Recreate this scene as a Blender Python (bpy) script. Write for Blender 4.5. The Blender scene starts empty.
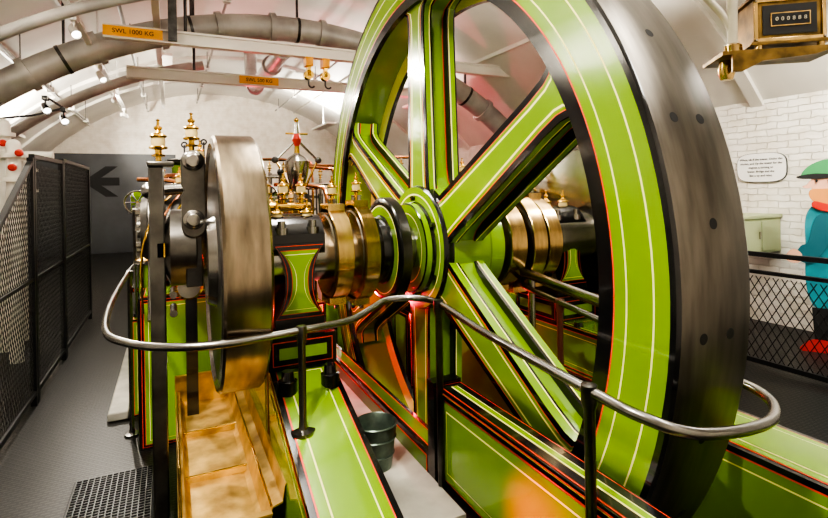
import bpy, math, random, bmesh
from mathutils import Vector, Matrix
random.seed(4)
V=Vector
pi=math.pi
COL=bpy.context.scene.collection
try:
    bpy.context.scene.view_settings.view_transform='AgX'
    bpy.context.scene.view_settings.look='AgX - High Contrast'
    bpy.context.scene.view_settings.exposure=.62
except Exception as ex: print(ex)
# ---------------------------------------------------------------- materials
M={}
def mat(name,col,rough=.4,metal=0.,var=0.,scale=5.,bump=0.,coat=0.,stretch=(1,1,1),emis=0.,col2=None,bscale=None):
    m=bpy.data.materials.new(name); m.use_nodes=True
    nt=m.node_tree; b=nt.nodes['Principled BSDF']
    b.inputs['Base Color'].default_value=(*col,1)
    b.inputs['Roughness'].default_value=rough
    b.inputs['Metallic'].default_value=metal
    if coat: b.inputs['Coat Weight'].default_value=coat; b.inputs['Coat Roughness'].default_value=.06
    if emis:
        b.inputs['Emission Color'].default_value=(*col,1); b.inputs['Emission Strength'].default_value=emis
    if var or bump:
        tc=nt.nodes.new('ShaderNodeTexCoord'); mp=nt.nodes.new('ShaderNodeMapping')
        mp.inputs['Scale'].default_value=stretch
        nz=nt.nodes.new('ShaderNodeTexNoise'); nz.inputs['Scale'].default_value=scale; nz.inputs['Detail'].default_value=6
        nt.links.new(tc.outputs['Object'],mp.inputs[0]); nt.links.new(mp.outputs[0],nz.inputs['Vector'])
        if var:
            r=nt.nodes.new('ShaderNodeValToRGB')
            c2=col2 or tuple(max(0,c*(1-var)) for c in col)
            r.color_ramp.elements[0].position=.35; r.color_ramp.elements[1].position=.65
            r.color_ramp.elements[0].color=(*c2,1); r.color_ramp.elements[1].color=(*col,1)
            nt.links.new(nz.outputs['Fac'],r.inputs[0]); nt.links.new(r.outputs[0],b.inputs['Base Color'])
        if bump:
            bp=nt.nodes.new('ShaderNodeBump'); bp.inputs['Strength'].default_value=bump; bp.inputs['Distance'].default_value=.01
            nt.links.new(nz.outputs['Fac'],bp.inputs['Height']); nt.links.new(bp.outputs[0],b.inputs['Normal'])
    M[name]=m; return m
mat('green',(.18,.34,.001),.18,0,.12,2.5,coat=.5)
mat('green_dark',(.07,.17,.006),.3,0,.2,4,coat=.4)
mat('black',(.006,.006,.007),.16,coat=.4)
mat('black_matt',(.010,.010,.012),.45,0,.3,20)
mat('red',(.75,.05,.01),.3)
mat('cream',(.85,.80,.28),.35)
mat('steel',(.44,.42,.39),.22,1.,.35,6)
mat('rail',(.29,.28,.265),.27,1.,.3,9)
mat('steel_dark',(.12,.115,.11),.3,1.,.5,10)
mat('steel_worn',(.2,.19,.175),.3,1.,.4,10)
mat('tread',(.215,.195,.17),.36,1.,.4,4,stretch=(6,1,1))
mat('disc_tread',(.38,.31,.225),.22,1.,.45,5,stretch=(5,1,1))
mat('brass',(.82,.52,.12),.17,1.,.25,12)
mat('brass_dull',(.80,.55,.19),.42,.75,.5,9,bump=.25,col2=(.42,.26,.08))
mat('brass_aged',(.26,.17,.065),.4,1.,.6,14,bump=.1,col2=(.10,.07,.03))
mat('bronze',(.72,.50,.22),.2,1.,.35,7,stretch=(5,1,1))
mat('copper',(.7,.3,.15),.25,1.,.35,9)
mat('white_paint',(.83,.80,.73),.5,0,.16,1.0,bump=.2)
mat('pipe_cream',(.55,.50,.40),.35,0,.2,6)
mat('plinth',(.46,.44,.38),.6,0,.35,5)
mat('duct',(.50,.48,.45),.42,.2,.35,2.5)
mat('grey',(.05,.055,.06),.5,0,.2,3)
mat('cabinet',(.3,.34,.19),.5)
mat('yellow',(.9,.40,.02),.4)
mat('zinc',(.16,.21,.17),.38,.8,.4,18)
mat('teal',(.015,.23,.28),.5,0,.25,7)
mat('teal_dark',(.008,.1,.13),.5)
mat('skin',(.66,.36,.25),.5)
mat('hat',(.04,.24,.08),.5)
mat('beard',(.6,.25,.06),.6)
mat('ink',(.006,.006,.006),.7)
mat('glass',(.75,.6,.3),.08,.3)
mat('lamp',(1,.95,.85),.5,emis=5)
mat('redpaint',(.5,.03,.02),.35)
mat('maroon',(.10,.03,.025),.3)
mat('sign',(.85,.85,.83),.5)
def brickmat(name,c1,c2,mortar,axes,scale=1.,bump=.5):
    m=bpy.data.materials.new(name); m.use_nodes=True; nt=m.node_tree; b=nt.nodes['Principled BSDF']
    tc=nt.nodes.new('ShaderNodeTexCoord'); s=nt.nodes.new('ShaderNodeSeparateXYZ'); c=nt.nodes.new('ShaderNodeCombineXYZ')
    n0=nt.nodes.new('ShaderNodeTexNoise'); n0.inputs['Scale'].default_value=9; n0.inputs['Detail'].default_value=4
    va=nt.nodes.new('ShaderNodeVectorMath'); va.operation='SCALE'; va.inputs[3].default_value=.05
    vb=nt.nodes.new('ShaderNodeVectorMath'); vb.operation='ADD'
    nt.links.new(tc.outputs['Object'],n0.inputs['Vector']); nt.links.new(n0.outputs['Color'],va.inputs[0]); nt.links.new(va.outputs[0],vb.inputs[0]); nt.links.new(tc.outputs['Object'],vb.inputs[1])
    nt.links.new(vb.outputs[0],s.inputs[0])
    nt.links.new(s.outputs[axes[0]],c.inputs[0]); nt.links.new(s.outputs[axes[1]],c.inputs[1])
    br=nt.nodes.new('ShaderNodeTexBrick'); br.inputs['Scale'].default_value=scale
    br.inputs['Brick Width'].default_value=.225; br.inputs['Row Height'].default_value=.075; br.inputs['Mortar Size'].default_value=.006; br.inputs['Mortar Smooth'].default_value=1.
    br.inputs['Color1'].default_value=(*c1,1); br.inputs['Color2'].default_value=(*c2,1); br.inputs['Mortar'].default_value=(*mortar,1)
    nt.links.new(c.outputs[0],br.inputs['Vector'])
    n2=nt.nodes.new('ShaderNodeTexNoise'); n2.inputs['Scale'].default_value=5; n2.inputs['Detail'].default_value=8
    r2=nt.nodes.new('ShaderNodeValToRGB'); r2.color_ramp.elements[0].position=.3; r2.color_ramp.elements[0].color=(.84,.81,.75,1); r2.color_ramp.elements[1].position=.6
    mm=nt.nodes.new('ShaderNodeMix'); mm.data_type='RGBA'; mm.blend_type='MULTIPLY'; mm.inputs[0].default_value=1.
    nt.links.new(tc.outputs['Object'],n2.inputs['Vector']); nt.links.new(n2.outputs['Fac'],r2.inputs[0]); nt.links.new(br.outputs['Color'],mm.inputs[6]); nt.links.new(r2.outputs[0],mm.inputs[7]); nt.links.new(mm.outputs[2],b.inputs['Base Color'])
    nz=nt.nodes.new('ShaderNodeTexNoise'); nz.inputs['Scale'].default_value=16; nz.inputs['Detail'].default_value=6
    ad=nt.nodes.new('ShaderNodeMath'); ad.operation='SUBTRACT'
    mu=nt.nodes.new('ShaderNodeMath'); mu.operation='MULTIPLY'; mu.inputs[1].default_value=2.6
    nt.links.new(nz.outputs['Fac'],mu.inputs[0])
    nt.links.new(mu.outputs[0],ad.inputs[0]); nt.links.new(br.outputs['Fac'],ad.inputs[1])
    bp=nt.nodes.new('ShaderNodeBump'); bp.inputs['Strength'].default_value=bump; bp.inputs['Distance'].default_value=.014
    nt.links.new(ad.outputs[0],bp.inputs['Height']); nt.links.new(bp.outputs[0],b.inputs['Normal'])
    b.inputs['Roughness'].default_value=.4
    M[name]=m
brickmat('brick_side',(.86,.84,.78),(.82,.80,.74),(.79,.77,.71),(1,2),bump=.8)
brickmat('brick_end',(.84,.79,.70),(.80,.76,.67),(.74,.70,.62),(0,2))
def floormat():
    m=bpy.data.materials.new('floor_plate'); m.use_nodes=True; nt=m.node_tree; b=nt.nodes['Principled BSDF']
    tc=nt.nodes.new('ShaderNodeTexCoord')
    ch=nt.nodes.new('ShaderNodeTexBrick'); ch.inputs['Scale'].default_value=1.
    ch.inputs['Brick Width'].default_value=.05; ch.inputs['Row Height'].default_value=.025; ch.inputs['Mortar Size'].default_value=.007
    ch.inputs['Color1'].default_value=(.046,.042,.035,1); ch.inputs['Color2'].default_value=(.035,.031,.027,1); ch.inputs['Mortar'].default_value=(.007,.007,.006,1)
    nt.links.new(tc.outputs['Object'],ch.inputs['Vector'])
    nz=nt.nodes.new('ShaderNodeTexNoise'); nz.inputs['Scale'].default_value=2.5; nz.inputs['Detail'].default_value=7
    r=nt.nodes.new('ShaderNodeValToRGB'); r.color_ramp.elements[0].position=.3; r.color_ramp.elements[1].position=.7; r.color_ramp.elements[0].color=(.2,.2,.2,1)
    nt.links.new(nz.outputs['Fac'],r.inputs[0])
    mx=nt.nodes.new('ShaderNodeMix'); mx.data_type='RGBA'; mx.blend_type='MULTIPLY'; mx.inputs[0].default_value=1.
    nt.links.new(ch.outputs['Color'],mx.inputs[6]); nt.links.new(r.outputs[0],mx.inputs[7]); nt.links.new(mx.outputs[2],b.inputs['Base Color'])
    bp=nt.nodes.new('ShaderNodeBump'); bp.inputs['Strength'].default_value=.9; bp.inputs['Distance'].default_value=.006; bp.invert=True
    nt.links.new(ch.outputs['Fac'],bp.inputs['Height']); nt.links.new(bp.outputs[0],b.inputs['Normal'])
    b.inputs['Roughness'].default_value=.42; b.inputs['Metallic'].default_value=.3
    M['floor_plate']=m
floormat()
# ---------------------------------------------------------------- mesh builder
class MB:
    def __init__(s): s.v=[];s.f=[];s.m=[];s.names=[]
    def mi(s,n):
        if n not in s.names: s.names.append(n)
        return s.names.index(n)
    def add(s,vs,fs,m):
        o=len(s.v); s.v+= [tuple(v) for v in vs]
        for i,f in enumerate(fs):
            g=[]
            for k in f:
                if not g or g[-1]!=k+o: g.append(k+o)
            if len(g)>1 and g[0]==g[-1]: g.pop()
            if len(set(g))<3: continue
            s.f.append(g); s.m.append(s.mi(m if isinstance(m,str) else m[i]))
    def hexa(s,c,m):
        s.add(c,[(0,3,2,1),(4,5,6,7),(0,1,5,4),(1,2,6,5),(2,3,7,6),(3,0,4,7)],m)
    def box(s,x0,x1,y0,y1,z0,z1,m,R=None):
        c=[(x0,y0,z0),(x1,y0,z0),(x1,y1,z0),(x0,y1,z0),(x0,y0,z1),(x1,y0,z1),(x1,y1,z1),(x0,y1,z1)]
        c=[V(p) for p in c]
        if R is not None: c=[R@p for p in c]
        s.hexa(c,m); return c
    def dbox(s,c,base,faces,layers):
        c=[V(p) for p in c]; s.hexa(c,base)
        F={'t':(4,5,6,7),'f':(0,1,5,4),'r':(1,2,6,5),'k':(2,3,7,6),'l':(3,0,4,7)}
        for k in faces: s.panel([c[i] for i in F[k]],layers)
    def panel(s,q,layers):
        n=(q[1]-q[0]).cross(q[3]-q[0]).normalized()
        for i,(ins,m) in enumerate(layers):
            w=[]
            for j in range(4):
                a=(q[(j+1)%4]-q[j]); b=(q[j-1]-q[j])
                w.append(q[j]+a.normalized()*min(ins,a.length*.48)+b.normalized()*min(ins,b.length*.48)+n*(.0015*(i+1)))
            s.add(w,[(0,1,2,3)],m)
    def frame(s,a):
        a=V(a).normalized(); u=a.orthogonal().normalized()
        for t in (V((0,0,1)),V((0,1,0))):
            if abs(a.dot(t))<.9: u=(t-a*a.dot(t)).normalized(); break
        return a,u,a.cross(u)
    def lathe(s,o,axis,prof,m,seg=48):
        a,u,w=s.frame(axis); o=V(o); vs=[];rings=[]
        for h,r in prof:
            if r<1e-6: rings.append([len(vs)]*seg); vs.append(o+a*h)
            else:
                rings.append(list(range(len(vs),len(vs)+seg)))
                for i in range(seg):
                    t=2*pi*i/seg; vs.append(o+a*h+(u*math.cos(t)+w*math.sin(t))*r)
        fs=[];ms=[]
        for k in range(len(prof)-1):
            A,B=rings[k],rings[k+1]
            for i in range(seg):
                j=(i+1)%seg; fs.append((A[i],A[j],B[j],B[i])); ms.append(m if isinstance(m,str) else m[k])
        s.add(vs,fs,ms)
    def cyl(s,p0,p1,r,m,r1=None,seg=20):
        p0=V(p0);p1=V(p1);d=p1-p0;L=d.length;r1=r if r1 is None else r1
        s.lathe(p0,d,[(0,0),(0,r),(L,r1),(L,0)],m,seg)
    def sphere(s,c,r,m,seg=20,sz=1):
        s.lathe(c,(0,0,1),[(-r*sz*math.cos(pi*i/10),r*math.sin(pi*i/10)) for i in range(11)],m,seg)
    def tube(s,pts,r,m,seg=12,caps=True):
        pts=[V(p) for p in pts]; n=len(pts); vs=[]
        t0=(pts[1]-pts[0]).normalized(); u=t0.orthogonal().normalized()
        for i in range(n):
            t=(pts[min(i+1,n-1)]-pts[max(i-1,0)]).normalized()
            u=(u-t*u.dot(t)).normalized(); w=t.cross(u)
            for k in range(seg):
                a=2*pi*k/seg; vs.append(pts[i]+(u*math.cos(a)+w*math.sin(a))*r)
        fs=[]
        for i in range(n-1):
            for k in range(seg):
                l=(k+1)%seg; fs.append((i*seg+k,i*seg+l,(i+1)*seg+l,(i+1)*seg+k))
        if caps: fs.append(tuple(range(seg))[::-1]); fs.append(tuple((n-1)*seg+k for k in range(seg)))
        s.add(vs,fs,m)
    def prism(s,poly,thick,m,fn):
        n=len(poly); vs=[fn(a,b,0) for a,b in poly]+[fn(a,b,thick) for a,b in poly]
        fs=[tuple(range(n)),tuple(range(n,2*n))[::-1]]+[(i,i+n,(i+1)%n+n,(i+1)%n) for i in range(n)]
        s.add(vs,fs,m)
    def build(s,name,parent=None,label=None,cat=None,bevel=0,fix=True,**kw):
        me=bpy.data.meshes.new(name); me.from_pydata(s.v,[],s.f)
        for n in s.names: me.materials.append(M[n])
        for p,i in zip(me.polygons,s.m): p.material_index=i; p.use_smooth=True
        if fix:
            bm=bmesh.new(); bm.from_mesh(me); bmesh.ops.recalc_face_normals(bm,faces=bm.faces); bm.to_mesh(me); bm.free()
        me.set_sharp_from_angle(angle=math.radians(32))
        ob=bpy.data.objects.new(name,me); COL.objects.link(ob)
        if parent:
            ob.parent=parent; ob.matrix_parent_inverse=Matrix.Translation(-parent.location)
        if label: ob['label']=label
        if cat: ob['category']=cat
        for k,x in kw.items(): ob[k]=x
        if bevel:
            b=ob.modifiers.new('bevel','BEVEL'); b.width=bevel; b.segments=2; b.limit_method='ANGLE'
        return ob
def thing(name,loc,label,cat,group=None):
    e=bpy.data.objects.new(name,None); e.location=loc; e.empty_display_size=.1; COL.objects.link(e)
    e['label']=label; e['category']=cat
    if group: e['group']=group
    return e
def smoothpath(pts,n=8):
    pts=[V(p) for p in pts]; P=[pts[0]*2-pts[1]]+pts+[pts[-1]*2-pts[-2]]; out=[]
    for i in range(1,len(P)-2):
        a,b,c,d=P[i-1:i+3]
        for k in range(n):
            t=k/n; out.append(.5*((2*b)+(c-a)*t+(2*a-5*b+4*c-d)*t*t+(3*b-a-3*c+d)*t**3))
    out.append(pts[-1]); return out
def copytree(e,kids,loc,rotz=0,scale=1,label=None):
    n=e.copy(); n.location=loc; n.rotation_euler=(0,0,rotz); n.scale=(scale,)*3; COL.objects.link(n)
    if label: n['label']=label
    for k in kids:
        c=k.copy(); c.parent=n; c.matrix_parent_inverse=k.matrix_parent_inverse.copy(); COL.objects.link(c)
    return n
def text(body,size,mtx,parent,m='ink',name='lettering',align='CENTER'):
    cu=bpy.data.curves.new(name,'FONT'); cu.body=body; cu.size=size; cu.align_x=align; cu.align_y='CENTER'; cu.extrude=.0015
    o=bpy.data.objects.new(name,cu); COL.objects.link(o)
    dg=bpy.context.evaluated_depsgraph_get(); dg.update()
    me=bpy.data.meshes.new_from_object(o.evaluated_get(dg)); bpy.data.objects.remove(o)
    me.materials.clear(); me.materials.append(M[m]); me.transform(mtx)
    ob=bpy.data.objects.new(name,me); COL.objects.link(ob)
    ob.parent=parent; ob.matrix_parent_inverse=Matrix.Translation(-parent.location)
    return ob
LG=[(.022,'red'),(.028,'green'),(.062,'cream'),(.068,'green')]
LG2=[(.012,'red'),(.017,'green'),(.036,'cream'),(.040,'green')]
LB=[(.018,'red'),(.022,'black'),(.045,'green')]
def hx(x0,x1,y0,y1,z0,z1,z0b=None,z1b=None):
    z0b=z0 if z0b is None else z0b; z1b=z1 if z1b is None else z1b
    return [(x0,y0,z0),(x1,y0,z0),(x1,y1,z0b),(x0,y1,z0b),(x0,y0,z1),(x1,y0,z1),(x1,y1,z1b),(x0,y1,z1b)]
AZ=1.30   # axle height
# ---------------------------------------------------------------- room
XL,XR,YF,YB=-4.4,5.05,-4.2,14.6
def vz(x): return 4.7-(6.3-math.sqrt(39.69-(x-.33)**2))
b=MB()
px=[XL,-.07,.45,XR]; py=[YF,-1.62,1.62,YB]
for i in range(3):
    for j in range(3):
        if i==1 and j==1: continue
        b.add([(px[i],py[j],0),(px[i+1],py[j],0),(px[i+1],py[j+1],0),(px[i],py[j+1],0)],[(0,1,2,3)],'floor_plate')
x0,x1,y0,y1,zz=-.07,.45,-1.62,1.62,-.5
b.add([(x0,y0,zz),(x1,y0,zz),(x1,y1,zz),(x0,y1,zz),(x0,y0,0),(x1,y0,0),(x1,y1,0),(x0,y1,0)],[(0,1,2,3),(0,4,5,1),(1,5,6,2),(2,6,7,3),(3,7,4,0)],'grey')
b.build('floor',kind='structure',fix=False)
b=MB(); n=40; vs=[]
for i in range(n+1):
    x=XL+(XR-XL)*i/n; vs+=[(x,YF,vz(x)),(x,YB,vz(x))]
b.add(vs,[(2*i,2*i+1,2*i+3,2*i+2) for i in range(n)],'white_paint')
b.build('ceiling',kind='structure',fix=False)
for k,yy in enumerate((-1.0,1.2,3.2,7.6,9.8,12.0)):
    b=MB(); vs=[]
    for i in range(n+1):
        x=XL+(XR-XL)*i/n; z=vz(x); vs+=[(x,yy-.07,z),(x,yy-.07,z-.07),(x,yy+.07,z-.07),(x,yy+.07,z)]
    b.add(vs,[(4*i+j,4*i+j+1,4*i+j+5,4*i+j+4) for i in range(n) for j in range(3)],'white_paint')
    b.build('trim_%d'%(k+1),kind='structure')
for k,xx in enumerate((-3.2,-2.4,2.6,3.6)):
    b=MB(); z=vz(xx); b.box(xx-.02,xx+.02,YF,YB,z-.05,z+.03,'white_paint'); b.build('trim_%d'%(k+7),kind='structure')
b=MB(); b.box(XL-.2,XL,YF,YB,0,vz(XL),'brick_side'); b.build('wall_left',kind='structure')
b=MB(); b.box(XR,XR+.2,YF,YB,0,vz(XR)+.05,'brick_side'); b.build('wall_right',kind='structure')
for nm,ya,yb in (('wall_back',YB,YB+.2),('wall_front',YF-.2,YF)):
    b=MB(); poly=[(XL,0),(XR,0)]+[(XR-(XR-XL)*i/30,vz(XR-(XR-XL)*i/30)) for i in range(31)]
    b.prism(poly,yb-ya,'brick_end',lambda a,c,d:(a,ya+d,c)); b.build(nm,kind='structure')
# ---------------------------------------------------------------- flywheel
R=1.53; W=.305; RI=1.27
fw=thing('flywheel',(W/2,0,AZ-R),'huge lime green spoked iron flywheel with polished steel rim','flywheel')
b=MB()
left=[(RI,'black'),(RI+.055,'red'),(RI+.061,'green'),(RI+.10,'cream'),(RI+.106,'green'),(RI+.19,'cream'),(RI+.196,'green'),(R-.018,'black'),(R,None)]
prof=[];ms=[]
for i,(r,mm) in enumerate(left):
    prof.append((0,r)); 
    if mm: ms.append(mm)
prof+=[(.012,R+.006),(W-.012,R+.006),(W,R)]; ms+=['black','tread','black']
for i,(r,mm) in reversed(list(enumerate(left[:-1]))):
    prof.append((W,r)); ms.append(mm)
prof+=[(W-.03,RI-.0),(W-.05,RI+.06),(.05,RI+.06),(.03,RI),(0,RI)]; ms+=['black','cream','green','cream','black']
b.lathe((0,0,AZ),(1,0,0),prof,ms,seg=144)
rim=b.build('rim',fw,label='green-faced rim with polished steel tread',fix=False)
b=MB()
for i in range(32):
    t=2*pi*(i+.35)/32
    for xx in ((.16,) if i%2 else (.10,.21)):
        d=V((0,math.cos(t),math.sin(t))); p=V((xx,0,AZ))+d*(R+.0056)
        b.lathe(p,d,[(0,.0155),(.0007,.0155),(.0007,.0)],['ink','ink'],seg=16)
b.build('barring_hole',fw,kind='stuff',label='dark round barring holes around the steel tread')
b=MB()
b.lathe((0,0,AZ),(1,0,0),[(-.05,.12),(-.05,.175),(-.05,.182),(-.05,.225),(-.045,.232),(-.02,.236),(.0,.240),(.0,.272),(.0,.280),(.0,.315),(.012,.322),(.05,.328),(W-.05,.328),(W,.27),(W+.09,.25),(W+.09,.12)],
 ['green','cream','green','black','green','black','green','cream','green','black','black','green','black','green','green'],seg=72)
for i in range(6):
    t=2*pi*i/6+pi/6
    b.cyl((-.02,.256*math.cos(t),AZ+.256*math.sin(t)),(.02,.256*math.cos(t),AZ+.256*math.sin(t)),.013,'black',seg=6)
b.build('hub',fw,fix=False)
def spoke_mesh():
    b=MB(); st=[(.22,.25,.004),(.31,.24,.006),(.35,.232,.026),(.42,.225,.036),(.8,.20,.036),(1.1,.18,.036),(1.20,.185,.034),(1.245,.21,.02),(1.26,.26,.008),(1.275,.34,.004)]
    xs0,xs1=.022,W-.095
    def sec(w,k):
        h=w/2; L=[]
        L+=[(-h,xs0,'black'),(-h+.026,xs0,'red'),(-h+.030,xs0,'green'),(-h+.044,xs0,'cream'),(-h+.053,xs0,'green'),(h-.053,xs0,'cream'),(h-.044,xs0,'green'),(h-.030,xs0,'red'),(h-.026,xs0,'black')]
        L+=[(h,xs0,'black'),(h,xs0+.008,'green'),(h,xs0+.034,'cream'),(h,xs0+.041,'black'),(h,xs0+.05,'black'),(h-k,xs0+.052,'red'),(h-k,xs0+.057,'green'),(h-k,xs1-.057,'red'),(h-k,xs1-.052,'black'),(h,xs1-.05,'black'),(h,xs1-.041,'cream'),(h,xs1-.034,'green'),(h,xs1-.008,'black')]
        L+=[(h,xs1,'green'),(-h,xs1,'green'),(-h,xs1-.03,'cream'),(-h,xs1-.036,'black'),(-h,xs1-.05,'black'),(-h+k,xs1-.052,'green'),(-h+k,xs0+.052,'black'),(-h,xs0+.05,'black'),(-h,xs0+.041,'cream'),(-h,xs0+.036,'green')]
        return L
    vs=[];N=None
    for r,w,k in st:
        L=sec(w,k); N=len(L); vs+=[(x,-u,r) for u,x,_ in L]
    fs=[];mm=[]
    for i in range(len(st)-1):
        for k in range(N):
            l=(k+1)%N; fs.append((i*N+k,i*N+l,(i+1)*N+l,(i+1)*N+k)); mm.append(L[k][2])
    b.add(vs,fs,mm); return b
sp=spoke_mesh().build('spoke',fw)
def place(o,ang): 
    o.matrix_parent_inverse=Matrix.Translation(-fw.location); o.location=(0,0,AZ); o.rotation_euler=(ang,0,0)
place(sp,0)
for i in range(1,6):
    c=sp.copy(); COL.objects.link(c); c.parent=fw; place(c,i*pi/3)
# ---------------------------------------------------------------- crankshafts
def crankshaft(side):
    def X(t): return -t if side<0 else W+t
    ax=(side,0,0)
    e=thing('crankshaft',(X(.5),0,AZ-.2),'polished steel crankshaft with brass eccentrics and crank disc' if side<0 else 'steel crankshaft with large brass eccentric drums behind the flywheel','crankshaft')
    o=(X(0),0,AZ)
    sr=.125 if side<0 else .16
    b=MB(); b.lathe(o,ax,[(.03,0),(.03,sr),(.84,sr),(.84,0)],'steel',32)
    b.build('shaft',e)
    if side<0:
        b=MB(); b.lathe(o,ax,[(.13,.12),(.13,.245),(.135,.26),(.14,.265),(.185,.265),(.19,.26),(.195,.25),(.195,.225),(.195,.219),(.195,.175),(.2,.17),(.24,.165),(.24,.12)],['black','black','black','steel_dark','black','black','black','cream','green','black','black','black'],56)
        b.build('coupling_collar',e,label='dark edged steel collar with green side face')
        S=((.285,.355,.235),(.405,.485,.22))
    else: S=((.14,.24,.25),(.27,.36,.27),(.39,.48,.25))
    for t0,t1,r in S:
        b=MB(); b.lathe(o,ax,[(t0,.11),(t0,r-.03),(t0,r-.004),(t0+.004,r),(t1-.004,r),(t1,r-.004),(t1,r-.03),(t1+.006,r-.035),(t1+.006,.11)],['bronze','steel','bronze','bronze','bronze','bronze','steel','bronze'],56)
        for s in (-1,1):
            b.box(X(t0)+.0,X(t1),-.07,.07,AZ+s*r-.02,AZ+s*r+.02,'bronze')
            for yy in (-.045,.045): b.cyl((X((t0+t1)/2),yy,AZ+s*r-.04),(X((t0+t1)/2),yy,AZ+s*r+.045),.012,'steel',seg=6)
        b.build('eccentric_strap',e,label='polished flat faced brass eccentric strap')
        b=MB(); b.hexa([V(p) for p in [(X(t0)+.01,.15,AZ-.06),(X(t1)-.01,.15,AZ-.06),(X(t1)-.01,1.9,AZ-.35),(X(t0)+.01,1.9,AZ-.35),(X(t0)+.01,.15,AZ+.06),(X(t1)-.01,.15,AZ+.06),(X(t1)-.01,1.9,AZ-.3),(X(t0)+.01,1.9,AZ-.3)]],'steel')
        b.build('eccentric_rod',e)
    r=.555
    b=MB(); b.lathe(o,ax,[(.82,0),(.82,r-.03),(.825,r-.01),(.835,r),(.985,r),(.995,r-.01),(1.0,r-.035),(.985,r-.05),(.985,.2),(1.02,.18),(1.02,0)],['steel','steel','disc_tread','disc_tread','disc_tread','steel','steel','steel_dark','steel','steel'],96)
    b.build('crank_disc',e,label='large polished steel crank disc')
    xa,xb=sorted((X(1.02),X(1.115))); xc=(xa+xb)/2; hw=(xb-xa)/2
    b=MB()
    poly=[(xc+hw*math.cos(t),1.74+hw*math.sin(t)) for t in [pi*i/10 for i in range(11)]]+[(xc-hw,1.64),(xc-hw*.75,1.615),(xc-hw,1.59),(xc-hw,1.5)]+[(xc+hw*math.cos(t),1.46+hw*math.sin(t)) for t in [pi+pi*i/10 for i in range(11)]]
    b.prism(poly,.07,'steel_worn',lambda a,c,d:(a,-.05+d,c))
    for zc in (1.74,1.49):
        b.lathe((xc,-.05,zc),(0,-1,0),[(0,.044),(.012,.042),(.016,.03),(.03,.028),(.034,0)],'steel',24)
    b.box(xa+.015,xb-.015,-.03,.03,1.2,1.42,'steel_dark')
    b.build('crank_link',e,label='worn steel crank link with two bright bolt heads',bevel=.004)
    b=MB(); xr=X(1.13)
    b.lathe((xr-.05,.12,1.36),(1,0,0),[(0,0),(0,.12),(.02,.17),(.12,.17),(.14,.12),(.14,0)],['steel','steel','steel_worn','steel','steel'],36)
    b.lathe((xr+.02,.2,1.36),V((0,2.3,-.1)),[(0,.07),(.2,.06),(1.2,.08),(2.2,.06)],'steel',20)
    b.build('connecting_rod',e,label='thick polished steel connecting rod with round end')
    b=MB()
    for zz in (1.3,1.42):
        b.cyl((xr-.07,.1,zz),(xr-.03,.1,zz),.022,'brass',seg=6)
    b.box(xr-.08,xr-.02,.02,.22,1.33,1.39,'brass')
    b.build('bearing_brass',e,label='brass bearing shells of the connecting rod')
crankshaft(-1); crankshaft(1)
# ---------------------------------------------------------------- engine beds
def pedestal(b,x0,x1,y0,y1,z0,z1):
    cx=(x0+x1)/2; h=(x1-x0)/2
    def outline(d,n=14):
        L=[];
        for i in range(n+1):
            t=i/n; z=z0+d+(z1-z0-2*d)*t; s=2*t-1
            w=h*(.56+.44*abs(s)**2.4)-d; L.append((cx+w,z))
        for x,z in reversed(list(L)): L.append((2*cx-x,z))
        return L
    b.prism(outline(0),y1-y0,'black',lambda a,c,d:(a,y0+d,c))
    for k,(ins,m) in enumerate([(.008,'red'),(.011,'black'),(.028,'red'),(.031,'green'),(.046,'cream'),(.049,'green')]):
        L=outline(ins); b.add([(a,y0-.0015*(k+1),c) for a,c in L],[tuple(range(len(L)))],m)
def bearing(side):
    def X(t): return -t if side<0 else W+t
    e=thing('engine_bed',(X(.62),-.6,0),'sloping green engine bed with black edges and flared bearing pedestal','engine bed')
    xa,xb=sorted((X(.78),X(.5)))
    b=MB()
    if side<0:
        b.dbox(hx(xa,xb,-1.9,-.12,0.0,.22,.2,.83),'black','tlf',LG)
        b.dbox(hx(xa,xb,-.12,1.7,.0,.83),'black','tl',LG)
    else:
        b.dbox(hx(xa-.04,xb+.02,-2.3,1.7,0,.6),'black','tlf',LG)
        b.dbox(hx(xa,xb,-.5,1.7,.6,.83),'black','tlf',LG2)
    b.build('bed_beam',e,bevel=.0)
    b=MB(); b.dbox(hx(xa-.01,xb+.01,-.18,.2,.83,.97),'black','tlfr',LB); 
    b.box(xa+.03,xb-.03,-.14,.16,.97,1.03,'black')
    b.build('plummer_block',e,label='black plummer block with red lining')
    for xx in (xa+.05,xb-.05):
        b=MB(); b.lathe((xx,-.28,.74),(0,0,1),[(0,.04),(.08,.04),(.085,.028),(.12,.024),(.12,0)],'black',16); b.build('holding_down_bolt',e)
    b=MB(); pedestal(b,xa+.025,xb-.025,-.14,.14,1.03,1.37)
    b.lathe(((xa+xb)/2-.12,0,1.36),(1,0,0),[(0,0),(0,.13),(.24,.13),(.24,0)],'black',32)
    b.box(xa+.02,xb-.02,-.13,.13,1.37,1.41,'black')
    for xx in (xa+.07,xb-.07): b.lathe((xx,-.1,1.41),(0,0,1),[(0,.03),(.03,.03),(.03,.018),(.06,.018),(.06,0)],'steel',12)
    b.build('bearing_pedestal',e,label='flared black bearing pedestal with green panel and red lines')
bearing(-1); bearing(1)
e=thing('engine_bed',(-.09,-1.2,0),'long green engine bed rail lined red and cream','engine bed')
b=MB(); b.dbox(hx(-.135,-.075,-2.1,-.5,.36,.74),'black','tlf',[(.02,'red'),(.027,'green'),(.06,'cream'),(.066,'green')])
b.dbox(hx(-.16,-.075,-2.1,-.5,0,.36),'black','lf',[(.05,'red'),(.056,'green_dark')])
b.build('bed_beam',e)
b=MB(); b.dbox(hx(-.15,-.03,-2.1,-.5,.74,.765),'black','tl',[(.008,'red'),(.013,'black'),(.045,'cream'),(.05,'green')]); b.build('top_flange',e)
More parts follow.
